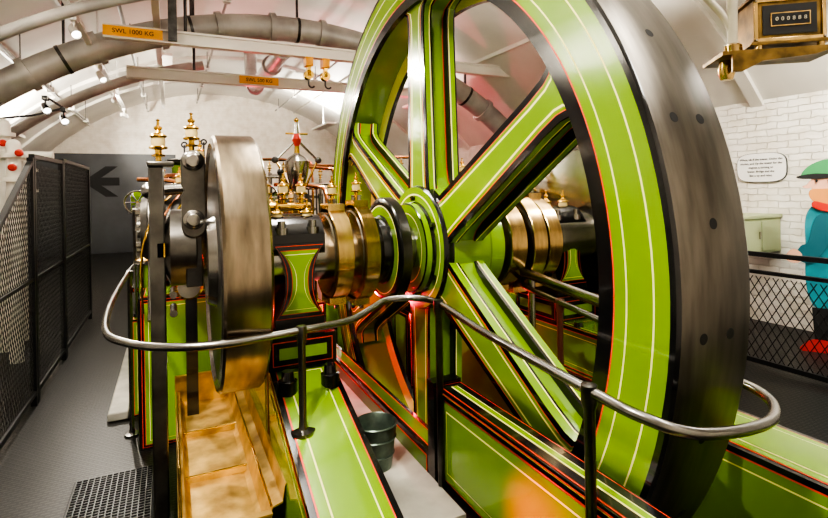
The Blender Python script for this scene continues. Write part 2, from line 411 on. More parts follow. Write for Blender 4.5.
b=MB(); b.box(-.165,-.03,-.5,-.44,0,.78,'black'); b.dbox(hx(-.16,-.05,-.44,1.9,0,.46),'black','tl',[(.02,'red'),(.026,'green_dark')]); b.build('lower_frame',e,label='low black frame with dark green panel')
b=MB(); b.box(-.49,-.165,-.75,1.9,0,.37,'plinth'); b.box(-.49,-.165,-1.9,-.75,0,.12,'grey')
b.build('plinth',label='pale painted masonry plinth between green engine beds',cat='plinth')
b=MB(); b.box(-1.58,-1.45,1.75,9.5,0,.06,'plinth'); b.build('plinth',label='pale stone kerb along the metal walkway',cat='plinth',bevel=.01)
# ---------------------------------------------------------------- brass drip tray
e=thing('drip_tray',(-.97,.2,.0),'thin stained sheet brass drip tray under the crank disc','drip tray')
b=MB()
def sheet(pts2,y0,y1,m,t=.006):
    n=len(pts2)
    vs=[(x,y0,z) for x,z in pts2]+[(x,y1,z) for x,z in pts2]+[(x,y0,z-t) for x,z in pts2]+[(x,y1,z-t) for x,z in pts2]
    fs=[(i,i+1,n+i+1,n+i) for i in range(n-1)]+[(2*n+i,3*n+i,3*n+i+1,2*n+i+1) for i in range(n-1)]+[(i,2*n+i,2*n+i+1,i+1) for i in range(n-1)]
    fs+=[(n+i,n+i+1,3*n+i+1,3*n+i) for i in range(n-1)]+[(0,n,3*n,2*n),(n-1,3*n-1,4*n-1,2*n-1)]
    b.add(vs,fs,m)
sheet([(-1.15,.42),(-1.14,.44),(-1.125,.435),(-1.115,.38),(-1.10,.362),(-.88,.355),(-.86,.37),(-.845,.43),(-.835,.45),(-.80,.46),(-.79,.52),(-.775,.535),(-.765,.525)],-.5,.9,'brass_dull')
b.build('tray',e)
b=MB(); b.box(-1.15,-.80,.9,.908,.35,.52,'brass_dull'); b.box(-1.15,-.80,.885,.91,.52,.528,'brass_dull'); b.build('back_plate',e)
b=MB(); b.box(-1.14,-.84,-.507,-.5,.35,.43,'brass_dull'); b.box(-1.14,-.84,-.52,-.49,.43,.437,'brass_dull'); b.build('front_plate',e)
b=MB()
for yy in (-.03,.42): b.box(-1.11,-.87,yy,yy+.006,.358,.385,'brass_dull'); b.cyl((-1.115,yy+.003,.387),(-.865,yy+.003,.387),.005,'brass',seg=8)
b.build('divider_rib',e,label='low folded brass ribs across the tray')
b=MB(); b.tube([(-1.14,-.49,.44),(-1.14,.88,.44)],.006,'brass',8); b.tube([(-.84,-.49,.45),(-.84,.88,.45)],.005,'brass',8); b.tube([(-.77,-.49,.532),(-.77,.88,.532)],.007,'brass',8); b.build('rolled_edge',e,label='bright rolled brass edge')
for yy in (-.4,.8):
    for xx in (-1.08,-.9):
        b=MB(); b.box(xx-.02,xx+.02,yy-.02,yy+.02,0,.355,'black'); b.build('leg',e)
# ---------------------------------------------------------------- steel post
b=MB(); b.box(-1.24,-1.18,0.02,.08,0,1.72,'steel_worn'); b.box(-1.26,-1.16,0.0,.10,0,.02,'steel_worn'); b.box(-1.245,-1.14,.0,.10,1.72,1.742,'steel_worn')
b.build('support_post',label='square grey steel post standing beside the crank disc',cat='post',bevel=.006)
# ---------------------------------------------------------------- handrail
hr=thing('handrail',(-.7,-.5,0),'curved worn steel handrail looping around the flywheel','handrail')
path=[(-1.3,2.5,1.08),(-1.40,1.9,1.08),(-1.42,1.3,1.08),(-1.42,.38,1.08),(-1.385,-.15,1.08),(-1.30,-.36,1.08),(-1.18,-.48,1.08),(-1.0,-.54,1.08),(-.72,-.5,1.08),(-.52,-.45,1.08),(-.42,-.41,1.10),(-.32,-.37,1.125),(-.2,-.42,1.13),(-.155,-.55,1.125),(-.16,-.9,1.09),(-.19,-1.42,1.075),(-.17,-1.57,1.06),(-.08,-1.63,1.03),(.1,-1.635,1.0),(.28,-1.6,.98),(.41,-1.5,.98),(.45,-1.3,.99),(.47,-.7,1.05),(.5,-.33,1.08),(.58,-.15,1.08),(.75,-.12,1.08)]
b=MB(); b.tube(smoothpath(path,6),.0145,'rail',14)
b.build('top_rail',hr)
posts=[((-1.41,1.46),0,'rail',1.08),((-.72,-.50),.69,'rail',1.08),((-.158,-.545),.0,'steel_dark',1.125),((-.192,-1.42),0,'steel_dark',1.075),((.485,-.55),.6,'maroon',1.06)]
for (x,y),z0,m,zt in posts:
    b=MB()
    b.lathe((x,y,z0),(0,0,1),[(0,0),(0,.045),(.015,.045),(.02,.018),(.05,.0145),(zt-z0-.05,.0145),(zt-z0-.03,.021),(zt-z0+.016,.021),(zt-z0+.02,.0)],m,16)
    b.build('rail_post',hr,label='dark red painted rail post' if m=='maroon' else 'steel rail post')
hr=thing('handrail',(.7,-.3,0),'bright thick steel guard rail beyond the flywheel spokes','handrail')
b=MB(); b.tube(smoothpath([(1.0,.28,1.15),(.82,.3,1.15),(.66,.2,1.15),(.58,.0,1.15),(.56,-.25,1.14),(.56,-.6,1.1),(.56,-1.1,1.06)],6),.027,'steel',14); b.build('top_rail',hr)
for p in ((.56,-.25,1.13),(.56,-1.05,1.06)):
    b=MB(); b.cyl((p[0],p[1],.6),p,.02,'steel'); b.build('rail_post',hr)
# ---------------------------------------------------------------- bucket
e=thing('bucket',(-.33,-.3,.37),'dented galvanised zinc bucket standing between the engine beds','bucket')
B0=V((-.345,-.28,.371))
b=MB(); b.lathe(B0,(0,0,1),[(0,0),(0,.068),(.01,.071),(.19,.093),(.195,.098),(.20,.093),(.195,.089),(.015,.066),(.015,0)],'zinc',36)
for zz in (.06,.13):
    b.lathe(B0,(0,0,1),[(zz,.0715+zz*.12),(zz+.005,.0765+zz*.12),(zz+.01,.0725+zz*.12)],'zinc',36)
b.build('pail',e)
b=MB(); b.tube([B0+V((.096*math.cos(t),-.05*math.sin(t),.19-.07*math.sin(t))) for t in [pi*i/16 for i in range(17)]],.004,'steel',8); b.build('handle',e)
# ---------------------------------------------------------------- oil cups
def make_oiler(loc):
    x,y,z=loc
    e=thing('oil_cup',loc,'small polished brass oil cup with finial','oil cup','brass oil cups on the engine')
    b=MB(); b.lathe(loc,(0,0,1),[(0,0),(0,.012),(.02,.012),(.022,.026),(.03,.028),(.034,.014),(.05,.014),(.055,.036),(.062,.038),(.066,.034)],'brass',20)
    k1=b.build('stem',e)
    b=MB(); b.lathe(loc,(0,0,1),[(.066,.026),(.085,.029),(.105,.026)],'glass',20); k2=b.build('reservoir',e)
    b=MB(); b.lathe(loc,(0,0,1),[(.105,.032),(.11,.036),(.116,.032),(.125,.014),(.135,.01),(.142,.017),(.15,.017),(.156,.007),(.175,.005),(.18,.01),(.186,.0)],'brass',20); k3=b.build('cap',e)
    return e,[k1,k2,k3]
oe,ok=make_oiler((-1.2,.05,1.742))
def oil(p,s=.9): copytree(oe,ok,p,0,s)
for p,s in [((-1.07,-.015,1.785),.9),((-.71,0,1.41),.85),((-.57,0,1.41),.85),((-.445,0,1.54),.75),((-.32,0,1.555),.75),((-.64,1.3,1.42),.95),((-.5,1.35,1.42),.95),
            ((.74,0,1.57),1.),((.62,0,1.59),1.),((.88,0,1.41),.95),((1.01,0,1.41),.95),((1.0,1.45,1.42),1.),((1.1,1.5,1.42),1.)]:
    oil(p,s)
def lub_bar(x0,x1,y,z,n):
    e=thing('lubricator_rail',((x0+x1)/2,y,.83),'brass lubricator rail on black columns carrying oil cups','lubricator')
    b=MB(); b.cyl((x0,y,z),(x1,y,z),.022,'brass'); b.box(x0+.02,x1-.02,y-.03,y+.03,z-.1,z-.04,'steel_dark'); b.build('rail',e)
    for xx in (x0+.04,x1-.04):
        b=MB(); b.lathe((xx,y,.83),(0,0,1),[(0,.05),(.03,.05),(.05,.025),(z-.85,.02),(z-.83,.02)],'black',16); b.build('column',e)
    b=MB()
    for k in range(n*2):
        xx=x0+(x1-x0)*(k+.5)/(n*2); b.tube(smoothpath([(xx,y-.03,z-.06),(xx,y-.08,z-.12),(xx+.02,y-.1,z-.3),(xx+.04,y-.05,z-.5)],4),.006,'copper',8)
    b.build('feed_pipe',e,label='thin copper oil feed pipes')
    for k in range(n): oil((x0+(x1-x0)*(k+.5)/n,y,z+.018),.9)
lub_bar(-.84,-.45,.42,1.52,4); lub_bar(.62,1.1,.38,1.58,4); lub_bar(-1.3,-.9,1.35,1.6,3); lub_bar(1.15,1.6,.75,1.6,3); lub_bar(.55,.95,1.0,1.66,4)
# ---------------------------------------------------------------- valve gear and back engines
def back_engine(x,y,lab,detail=True):
    e=thing('steam_engine',(x,y+1,0),lab,'steam engine')
    b=MB(); b.dbox(hx(x-.42,x+.42,y,y+3.4,0,.78),'black','tlf',LG); b.dbox(hx(x-.46,x+.46,y-.04,y+3.4,.78,.82),'black','lf',[(.01,'red'),(.014,'black')])
    b.build('base',e,label='green painted base with red lining')
    b=MB(); b.lathe((x,y+1.2,1.25),(0,1,0),[(0,0),(0,.42),(.06,.42),(.06,.37),(.12,.37),(.13,.375),(.16,.375),(.17,.37),(1.5,.37),(1.5,.42),(1.58,.42),(1.58,0)],['black','black','black','green','brass','brass','brass','green','black','black','black'],48)
    for i in range(12):
        t=2*pi*i/12; b.cyl((x+.39*math.cos(t),y+1.17,1.25+.39*math.sin(t)),(x+.39*math.cos(t),y+1.2,1.25+.39*math.sin(t)),.02,'steel',seg=6)
    b.lathe((x,y+1.15,1.25),(0,-1,0),[(-.05,.2),(.0,.2),(.02,.12),(.06,.12),(.06,0)],['steel','brass','brass','steel'],24)
    b.build('cylinder',e,label='green lagged steam cylinder with black bolted flanges')
    b=MB(); b.cyl((x,y-.5,1.25),(x,y+1.2,1.25),.04,'steel'); 
    for s in (-.25,.25): b.box(x+s-.03,x+s+.03,y-.1,y+1.2,.98,1.04,'steel'); b.box(x+s-.03,x+s+.03,y-.1,y+1.2,1.46,1.52,'steel_dark'); b.box(x+s-.04,x+s+.04,y-.14,y-.06,.82,1.56,'black')
    b.build('guide_bar',e)
    b=MB(); b.dbox(hx(x-.42,x-.1,y+.1,y+.5,.82,1.0),'black','lf',LB); b.box(x-.2,x+.2,y+.5,y+.8,1.1,1.45,'steel_dark')
    b.lathe((x-.3,y+.3,1.0),(0,0,1),[(0,.1),(.03,.1),(.04,.06),(.3,.05),(.32,.09),(.38,.1),(.44,.07),(.46,0)],['black','black','green','green','brass','black','black'],24)
    b.build('crosshead',e)
    b=MB(); b.lathe((x,y+2,1.6),(0,0,1),[(0,.2),(.1,.2),(.12,.14),(.35,.14),(.38,.2),(.42,.2),(.46,.0)],['black','black','green','black','black','black'],28)
    b.build('steam_chest',e)
    b=MB(); b.tube(smoothpath([(x-.36,y+.9,.85),(x-.36,y+.9,1.5),(x-.3,y+1.0,1.75),(x-.1,y+1.2,1.8),(x,y+1.6,1.8),(x,y+1.85,1.75)],5),.03,'copper',10); b.build('oil_pipe',e,label='bright copper pipe')
    if detail:
        oil((x-.25,y-.1,1.56),1.); oil((x+.25,y-.1,1.56),1.); oil((x-.3,y+.3,1.46),1.)
back_engine(-1.0,2.5,'green horizontal steam engine with bolted cylinder and red lining')
back_engine(1.45,2.5,'green horizontal steam engine behind the flywheel')
back_engine(-1.0,8.2,'distant green horizontal steam engine along the walkway',False)
back_engine(1.45,8.2,'distant green horizontal steam engine near the back wall',False)
def valve_gear(x,y):
    e=thing('valve_gear',(x,y,0),'dark steel valve gear with stepped drums on a slim bracket','valve gear')
    b=MB(); b.lathe((x-.27,y,1.42),(1,0,0),[(0,0),(0,.07),(.02,.07),(.02,.16),(.05,.18),(.06,.24),(.13,.25),(.14,.21),(.22,.21),(.23,.25),(.30,.25),(.31,.17),(.4,.17),(.41,.12),(.46,.12),(.46,0)],['steel','steel','steel','steel_worn','steel','steel_worn','steel','steel_dark','steel','steel_worn','steel','steel_dark','steel','steel','steel'],40)
    for i in range(8):
        t=2*pi*i/8; b.cyl((x-.275,y+.12*math.cos(t),1.42+.12*math.sin(t)),(x-.24,y+.12*math.cos(t),1.42+.12*math.sin(t)),.016,'steel',seg=6)
    b.build('stepped_drum',e)
    b=MB(); b.box(x-.04,x+.02,y-.05,y+.07,0,1.2,'black'); b.box(x-.09,x+.07,y-.09,y+.11,0,.06,'black')
    for zz in (.95,1.05): b.cyl((x-.1,y-.1,zz),(x-.1,y+.1,zz),.02,'steel')
    b.build('bracket',e)
    b=MB(); b.cyl((x-.2,y-.22,.95),(x-.2,y+.1,1.5),.022,'steel'); b.cyl((x+.05,y,1.58),(x+.05,y,1.76),.04,'steel_dark')
    b.cyl((x-.2,y-.2,1.62),(x+.2,y-.1,1.64),.03,'steel'); b.sphere((x-.2,y-.2,1.62),.045,'steel'); b.cyl((x+.1,y+.1,1.4),(x+.1,y+1.7,1.28),.035,'steel'); b.build('valve_rod',e)
    b=MB()
    for k in range(4): b.tube(smoothpath([(x-.24+.05*k,y-.26,1.0+.04*k),(x-.24+.05*k,y-.28,1.3),(x-.18+.05*k,y-.25,1.5),(x-.1+.04*k,y-.1,1.6)],4),.006,'copper' if k%2 else 'brass',8)
    b.build('drip_feed_pipe',e,label='thin bright copper oil feed pipes')
    b=MB(); b.lathe((x-.02,y-.05,1.08),(0,-1,0),[(-.05,.0),(-.05,.07),(.0,.075),(.02,.06),(.02,0)],['brass','brass','brass','steel'],24); b.build('gland',e)
    b=MB(); b.dbox(hx(x-.30,x+.18,y+.45,y+.85,.0,.95),'black','lft',[(.014,'red'),(.018,'black'),(.03,'red'),(.034,'green'),(.055,'cream'),(.059,'green')]); b.build('side_frame',e,label='green panelled side frame with red and cream lining')
    oil((x+.05,y,1.76),.8); oil((x-.15,y-.18,1.65),.7)
valve_gear(-1.05,.75); valve_gear(1.5,.9)
for x0,y0 in ((-.66,1.2),(.95,1.3)):
    e=thing('valve_chest',(x0,y0,0),'black and green valve chest with hand levers','valve chest')
    b=MB(); b.dbox(hx(x0-.14,x0+.26,y0,y0+.6,.83,1.3),'black','lft',LG2); b.box(x0-.1,x0+.2,y0+.1,y0+.4,1.3,1.42,'black')
    for zz in (.9,1.24):
        for k in range(4): b.cyl((x0-.11+.11*k,y0-.02,zz),(x0-.11+.11*k,y0,zz),.014,'steel',seg=6)
    b.build('chest',e)
    b=MB()
    for k in range(3):
        xx=x0-.08+.13*k; b.cyl((xx,y0+.1,1.25),(xx+.01,y0-.06,1.62+.05*k),.012,'steel'); b.sphere((xx+.01,y0-.06,1.64+.05*k),.025,'black')
    b.build('lever',e)
    b=MB(); b.lathe((x0+.05,y0-.02,1.1),(0,1,0),[(-.03,0),(-.03,.07),(-.01,.09),(.02,.09)],['steel','brass','black'],24); b.build('gland',e)
def gauge_column(x,y,zt):
    e=thing('gauge_column',(x,y,0),'brass cased pressure gauge on a steel column','gauge')
    b=MB(); b.lathe((x,y,0),(0,0,1),[(0,.1),(.04,.1),(.06,.04),(zt-.1,.025),(zt-.1,.04),(zt-.06,.04),(zt-.06,0)],['black','black','steel','brass','brass','brass'],20); b.build('column',e)
    b=MB(); b.lathe((x,y+.03,zt),(0,-1,0),[(0,0),(0,.09),(.05,.09),(.06,.082),(.055,.075),(.05,.072)],'brass',28); b.build('case',e)
    b=MB(); b.lathe((x,y+.03,zt),(0,-1,0),[(.049,.075),(.05,0)],'sign',28); b.box(x-.004,x+.004,y-.026,y-.023,zt-.01,zt+.055,'ink'); b.build('dial',e)
gauge_column(-.12,2.4,1.75); gauge_column(-.52,2.1,1.65); gauge_column(.78,2.4,1.75)
def hand_wheel(x,y,z,r):
    e=thing('stop_valve',(x,y,0),'steam stop valve with spoked handwheel on a pipe','valve')
    b=MB(); b.lathe((x,y+.25,0),(0,0,1),[(0,.07),(z-.15,.07),(z-.15,.12),(z-.1,.12),(z-.1,.09),(z+.08,.1),(z+.15,.05),(z+.15,0)],['duct','black','black','black','green','green','black'],24); b.build('pipe',e)
    b=MB(); b.tube([(x+r*math.cos(t),y,z+r*math.sin(t)) for t in [2*pi*i/24 for i in range(25)]],.012,'steel',8)
    for k in range(3): 
        t=pi*k/3; b.cyl((x-r*math.cos(t),y,z-r*math.sin(t)),(x+r*math.cos(t),y,z+r*math.sin(t)),.008,'steel',seg=8)
    b.cyl((x,y-.02,z),(x,y+.25,z),.015,'brass'); b.build('handwheel',e)
hand_wheel(-.3,2.9,1.55,.14); hand_wheel(-.05,1.6,1.25,.11); hand_wheel(.72,1.95,1.3,.13); hand_wheel(.85,3.4,1.6,.16); hand_wheel(-1.55,5.2,1.5,.15)
def pump(x,y,h,s,green=True):
    e=thing('auxiliary_pump',(x,y,0),'small upright %s pump with flanges, rods and brass glands'%('green' if green else 'black'),'pump')
    g='green' if green else 'black'
    b=MB(); b.dbox(hx(x-.16*s,x+.16*s,y-.16*s,y+.16*s,0,h*.45),'black','lft',LG2 if green else LB)
    b.build('base',e)
    z=h*.45
    b=MB(); b.lathe((x,y,z),(0,0,1),[(0,.15*s),(.03,.15*s),(.03,.1*s),(h*.25,.1*s),(h*.25,.14*s),(h*.25+.03,.14*s),(h*.25+.05,.06*s),(h*.25+.12,.05*s),(h*.25+.12,0)],['black','black',g,'black','steel','brass','brass','brass'],28)
    for i in range(6):
        t=2*pi*i/6; b.cyl((x+.125*s*math.cos(t),y+.125*s*math.sin(t),z),(x+.125*s*math.cos(t),y+.125*s*math.sin(t),z+h*.25+.06),.009,'steel',seg=8)
    b.build('barrel',e)
    b=MB(); b.cyl((x,y,z+h*.25),(x,y,h),.016,'steel'); b.cyl((x-.14*s,y,h-.06),(x+.14*s,y,h-.06),.018,'steel')
    for sx in (-.13*s,.13*s): b.cyl((x+sx,y,z+h*.25),(x+sx,y,h-.03),.01,'steel_dark')
    b.build('piston_rod',e)
    b=MB(); b.tube(smoothpath([(x+.1*s,y-.05,z+.1),(x+.26*s,y-.06,z+.12),(x+.3*s,y-.06,z+.25),(x+.3*s,y-.06,h+.05),(x+.2*s,y,h+.15),(x-.1*s,y+.2,h+.17)],4),.018,'copper',8); b.build('delivery_pipe',e,label='copper delivery pipe')
    oil((x,y,h),.8)
for a in [(-.22,2.0,1.5,1,1),(.1,2.9,1.7,1.1,0),(-.05,4.0,1.85,1.2,1),(.45,3.5,1.75,1.1,1),(.7,1.45,1.35,.9,0),(1.25,1.9,1.55,1,1),(.45,2.3,1.45,.9,1),(2.2,2.2,1.6,1.1,1),(2.1,3.5,1.7,1.2,0),(.3,4.9,1.9,1.3,0),(-.35,5.6,1.9,1.2,1),
          (-1.3,1.9,1.55,.8,1),(-.95,1.75,1.5,.7,0),(1.75,1.6,1.5,.9,1),(1.95,1.0,1.6,.9,0),(1.1,2.6,1.8,1.,1),(2.4,1.4,1.6,.9,1)]:
    pump(*a)
def governor(x,y):
    e=thing('governor',(x,y,0),'centrifugal governor with silver weight and swinging arms','governor')
    b=MB(); b.dbox(hx(x-.13,x+.13,y-.2,y+.2,.0,.83),'black','lft',LG2); b.build('base',e)
    b=MB(); b.lathe((x,y,.83),(0,0,1),[(0,0),(0,.13),(.04,.13),(.06,.07),(.3,.05),(.6,.04),(.62,.07),(.66,.07),(.68,.03),(.78,.03)],['black','black','black','green','green','black','brass','black','steel'],24); b.build('column',e)
    b=MB(); b.lathe((x,y,1.6),(0,0,1),[(0,.02),(.02,.045),(.1,.07),(.18,.085),(.22,.085),(.25,.06),(.27,.03),(.28,.02),(.33,.016),(.36,.03),(.38,.035),(.42,.02),(.5,.01),(.52,.02),(.54,0)],['steel','steel','steel','steel','steel','steel','steel','brass','redpaint','redpaint','redpaint','steel','brass','brass'],24); b.build('centre_weight',e)
    for s in (-1,1):
        b=MB()
        b.cyl((x,y,1.98),(x+s*.15,y,1.83),.009,'steel',seg=8); b.cyl((x+s*.15,y,1.83),(x+s*.05,y,1.62),.008,'brass',seg=8)
        b.build('arm',e)
        b=MB(); b.sphere((x+s*.155,y,1.83),.025,'steel_dark'); b.build('fly_ball',e)
    b=MB()
    for z1,w in ((2.02,.08),): b.cyl((x-w,y,z1),(x+w,y,z1),.007,'brass',seg=8)
    b.build('spindle_yoke',e)
governor(-.33,1.25)
# ---------------------------------------------------------------- mesh fences
def mesh_panel(b,y0,y1,x,z0,za,zb,pitch,w):
    def top(y): return za+(zb-za)*(y-y0)/(y1-y0)
    Hm=max(za,zb)
    for s in (1,-1):
        c=-Hm*1.2
        L=y1-y0
        while c<L+Hm*1.2:
            N=24; seg=[]
            for k in range(N+1):
                z=z0+(Hm-z0)*k/N; y=y0+c+s*(z-z0)*.6
                if y0<=y<=y1 and z<=top(y): seg.append((y,z))
            if len(seg)>1:
                (ya,zA),(yb,zB)=seg[0],seg[-1]
                b.add([(x,ya-w,zA),(x,ya+w,zA),(x,yb+w,zB),(x,yb-w,zB),(x+.003,ya-w,zA),(x+.003,ya+w,zA),(x+.003,yb+w,zB),(x+.003,yb-w,zB)],[(0,1,2,3),(4,5,6,7),(0,4,7,3),(1,5,6,2)],'black_matt')
            c+=pitch
fx=-2.12
ys=[(0.1,1.3,1.3,1.31),(1.3,2.4,1.31,1.9),(2.4,3.6,1.93,1.95),(3.6,5.4,1.97,1.97)]
for i,(ya,yb,za,zb) in enumerate(ys):
    e=thing('mesh_fence_panel',(fx,(ya+yb)/2,0),'black steel fence panel with diamond mesh and sloped top' if i==1 else 'black steel fence panel with diamond mesh beside the walkway','fence',group='mesh fence panels along the walkway')
    b=MB()
    for yy,zt in ((ya+.03,za),(yb-.03,zb)): b.box(fx-.02,fx+.02,yy-.02,yy+.02,0,zt,'black_matt')
    b.hexa([V(p) for p in [(fx-.018,ya,za-.035),(fx+.018,ya,za-.035),(fx+.018,yb,zb-.035),(fx-.018,yb,zb-.035),(fx-.018,ya,za),(fx+.018,ya,za),(fx+.018,yb,zb),(fx-.018,yb,zb)]],'black_matt')
    b.box(fx-.018,fx+.018,ya,yb,.08,.115,'black_matt'); b.box(fx-.012,fx+.012,ya,yb,.95,.975,'black_matt')
    b.build('frame',e)
    b=MB(); mesh_panel(b,ya+.03,yb-.03,fx,.1,za-.02,zb-.02,.05,.003); b.build('mesh',e,label='black diamond wire mesh',fix=False)
fx=3.45
for i,(ya,yb) in enumerate([(-2.6,-.85),(-.85,.5),(.5,2.2),(2.2,4.)]):
    e=thing('mesh_fence_panel',(fx,(ya+yb)/2,0),'low black fence panel with wire mesh before the white brick wall','fence',group='low mesh fence panels')
    b=MB()
    for yy in (ya+.025,yb-.025): b.box(fx-.025,fx+.025,yy-.025,yy+.025,0,1.03,'black_matt')
    b.box(fx-.02,fx+.02,ya,yb,.97,1.01,'black_matt'); b.box(fx-.02,fx+.02,ya,yb,.82,.85,'black_matt'); b.box(fx-.02,fx+.02,ya,yb,.04,.08,'black_matt')
    b.build('frame',e)
    b=MB(); mesh_panel(b,ya+.03,yb-.03,fx,.06,.83,.83,.07,.004); b.build('mesh',e,label='black wire mesh',fix=False)
# ---------------------------------------------------------------- floor mat
b=MB(); b.box(-1.66,-1.26,-.1,.95,.0,.012,'ink')
for i in range(42): b.box(-1.65,-1.27,-.09+i*.025,-.083+i*.025,.012,.02,'black_matt')
for i in range(14): b.box(-1.65+i*.029,-1.645+i*.029,-.09,.95,.012,.024,'black_matt')
b.build('floor_grate',label='fine dark metal floor grate on the walkway',cat='grate')
# ---------------------------------------------------------------- back partition with arrow
e=thing('partition',(-2.8,13.9,0),'dark grey partition with a black arrow','partition')
b=MB(); b.box(-4.38,-1.0,13.9,14.0,0,2.75,'grey'); b.build('board',e)
b=MB(); 
b.prism([(-.42,0),(.12,.42),(.42,.42),(.02,.11),(.45,.11),(.45,-.11),(.02,-.11),(.42,-.42),(.12,-.42)],.02,'ink',lambda a,c,d:(-2.88+a,13.88+d,1.98+c)); b.build('arrow',e,label='black arrow')
# tools hanging on the end wall
for i,(xx,zz,L) in enumerate(((-.2,3.2,.7),(.15,3.3,.55),(.5,3.15,.8),(-.75,3.1,.5))):
    e=thing('wall_tool',(xx,YB-.04,zz-L),'dark iron spanner hanging on the end wall','tool','iron tools on the end wall')
    b=MB(); b.box(xx-.025,xx+.025,YB-.03,YB-.005,zz-L,zz,'black_matt'); b.build('shank',e)
    b=MB(); b.lathe((xx,YB-.005,zz),(0,-1,0),[(0,.05),(0,.10),(.03,.10),(.03,.05),(0,.05)],'black_matt',16); b.build('ring_head',e)
    b=MB(); b.box(xx-.12,xx+.12,YB-.03,YB-.005,zz-L-.03,zz-L+.02,'black_matt'); b.build('jaw',e)
# ---------------------------------------------------------------- ceiling pipes and beams
def dz(x): return 4.06-(6.1-math.sqrt(37.2-(x-.55)**2))
pts=[(x,5.3,dz(x)) for x in [-4.2+8.9*i/48 for i in range(49)]]
e=thing('ventilation_duct',(.5,5.3,4.0),'thick grey metal pipe arching across the vault','pipe')
b=MB(); b.tube(pts,.18,'duct',24); b.build('pipe',e)
b=MB()
for i in (4,8,12,16,20,24,28,32,36,40,44):
    p=V(pts[i]); d=(V(pts[i+1])-V(pts[i-1])).normalized(); b.lathe(p,d,[(-.04,.18),(-.04,.215),(.04,.215),(.04,.18)],'duct',24)
b.build('pipe_flange',e,kind='stuff')
for i in (10,18,26,34,42):
    p=V(pts[i]); d=(V(pts[i+1])-V(pts[i-1])).normalized()
    b=MB(); b.lathe(p,d,[(-.02,.175),(-.02,.19),(.02,.19),(.02,.175)],'steel_dark',24); b.box(p.x-.015,p.x+.015,p.y-.02,p.y+.02,p.z+.17,vz(p.x)-.005,'steel_dark'); b.build('pipe_bracket',e)
b=MB(); b.tube([(x,3.6,dz(x)-.05) for x in [-4.2+3.2*i/16 for i in range(17)]],.06,'duct',16); b.build('ceiling_pipe',label='thin grey pipe rising along the vault',cat='pipe')
b=MB(); b.tube([(x,7.2,dz(x)-.1) for x in [-4.2+3.6*i/16 for i in range(17)]],.08,'duct',16); b.build('ceiling_pipe',label='slim grey pipe curving up the vault above the walkway',cat='pipe')
e=thing('ceiling_pipe',(.45,7,3.75),'short grey straight pipe lit pink under the vault','pipe')
b=MB(); b.tube([(.45,5.5,3.78),(.45,8.6,3.78),(.45,8.9,3.9),(.45,9.0,4.3),(.45,9.0,4.65)],.13,'duct',20); b.build('pipe',e)
b=MB(); 
for yy in (6.5,8.4): b.lathe((.45,yy,3.78),(0,1,0),[(-.04,.13),(-.04,.17),(.04,.17),(.04,.13)],'duct',20)
b.build('pipe_flange',e,kind='stuff')
for xx,yy0,yy1,zz in ((-2.9,1.5,12,3.35),(-.4,2.5,14,4.3),(1.9,2.,14,4.2),(-1.7,2.,14,3.98)):
    b=MB(); b.tube([(xx,yy0,zz),(xx,yy1,zz)],.022,'duct',10)
    for k in range(6):
        y=yy0+.5+k*(yy1-yy0-1)/5; b.box(xx-.05,xx+.05,y-.04,y+.04,zz-.04,zz+.04,'white_paint'); b.box(xx-.006,xx+.006,y-.01,y+.01,zz,vz(xx)-.01,'steel_dark')
    b.build('conduit',label='thin grey electrical conduit with junction boxes under the vault',cat='conduit')
def beam(x0,x1,y,z,lx,lw,lab,txt,ts):
    e=thing('lifting_beam',((x0+x1)/2,y,z),lab,'beam')
    b=MB(); b.box(x0,x1,y-.06,y+.06,z-.018,z+.008,'white_paint'); b.box(x0,x1,y-.06,y+.06,z+.122,z+.148,'white_paint'); b.box(x0,x1,y-.03,y+.03,z,z+.13,'white_paint')
    b.build('girder',e)
    b=MB(); b.box(lx,lx+lw,y-.075,y-.03,z+.005,z+.125,'yellow'); b.build('load_plate',e,label='orange yellow load plate with black lettering')
    text(txt,ts,Matrix.Translation((lx+lw/2,y-.077,z+.065))@Matrix.Rotation(pi/2,4,'X'),e)
    for xx in (x0+.9,x1-.3):
        b=MB(); b.cyl((xx,y,z+.13),(xx,y,vz(xx)),.02,'steel_dark'); b.build('hanger_rod',e)
beam(-1.85,4.2,4.65,3.5,-1.85,.64,'white steel lifting beam with orange load plate under the vault','SWL 1000 KG',.075)
beam(-1.7,4.0,6.0,3.32,-.15,.6,'second white steel lifting beam with orange load plate','SWL 500 KG',.075)
for i,xx in enumerate((.62,.86)):
    if i==0:
        e=thing('beam_pulley',(xx,4.65,3.2),'brass and yellow pulley block hanging from the lifting beam','pulley','pulley blocks on the lifting beam')
        b=MB(); b.box(xx-.05,xx+.05,4.57,4.73,3.36,3.48,'yellow'); b.box(xx-.025,xx+.025,4.6,4.68,3.22,3.4,'brass'); k1=b.build('bracket',e)
        b=MB(); b.lathe((xx,4.6,3.24),(0,1,0),[(0,0),(0,.065),(.03,.05),(.07,.05),(.1,.065),(.1,0)],'brass',20); k2=b.build('sheave',e)
        b=MB(); b.tube([(xx,4.65,3.2),(xx,4.65,3.14)]+[(xx+.045-.045*math.cos(t),4.65,3.12-.05*math.sin(t)) for t in [pi*j/10 for j in range(9)]],.013,'steel_dark',8); k3=b.build('hook',e); e0=e
    else: copytree(e0,[k1,k2,k3],(xx,4.65,3.2))
b=MB(); b.box(-1.15,-1.05,4.5,4.58,3.5,vz(-1.1),'steel_dark'); b.build('hanging_bracket',label='dark iron hanger bar below the vault',cat='bracket')
b=MB(); b.box(-1.32,-1.24,2.5,12,3.78,3.9,'white_paint'); b.build('runway_rail',label='white painted rail fixed along the vault',cat='rail')
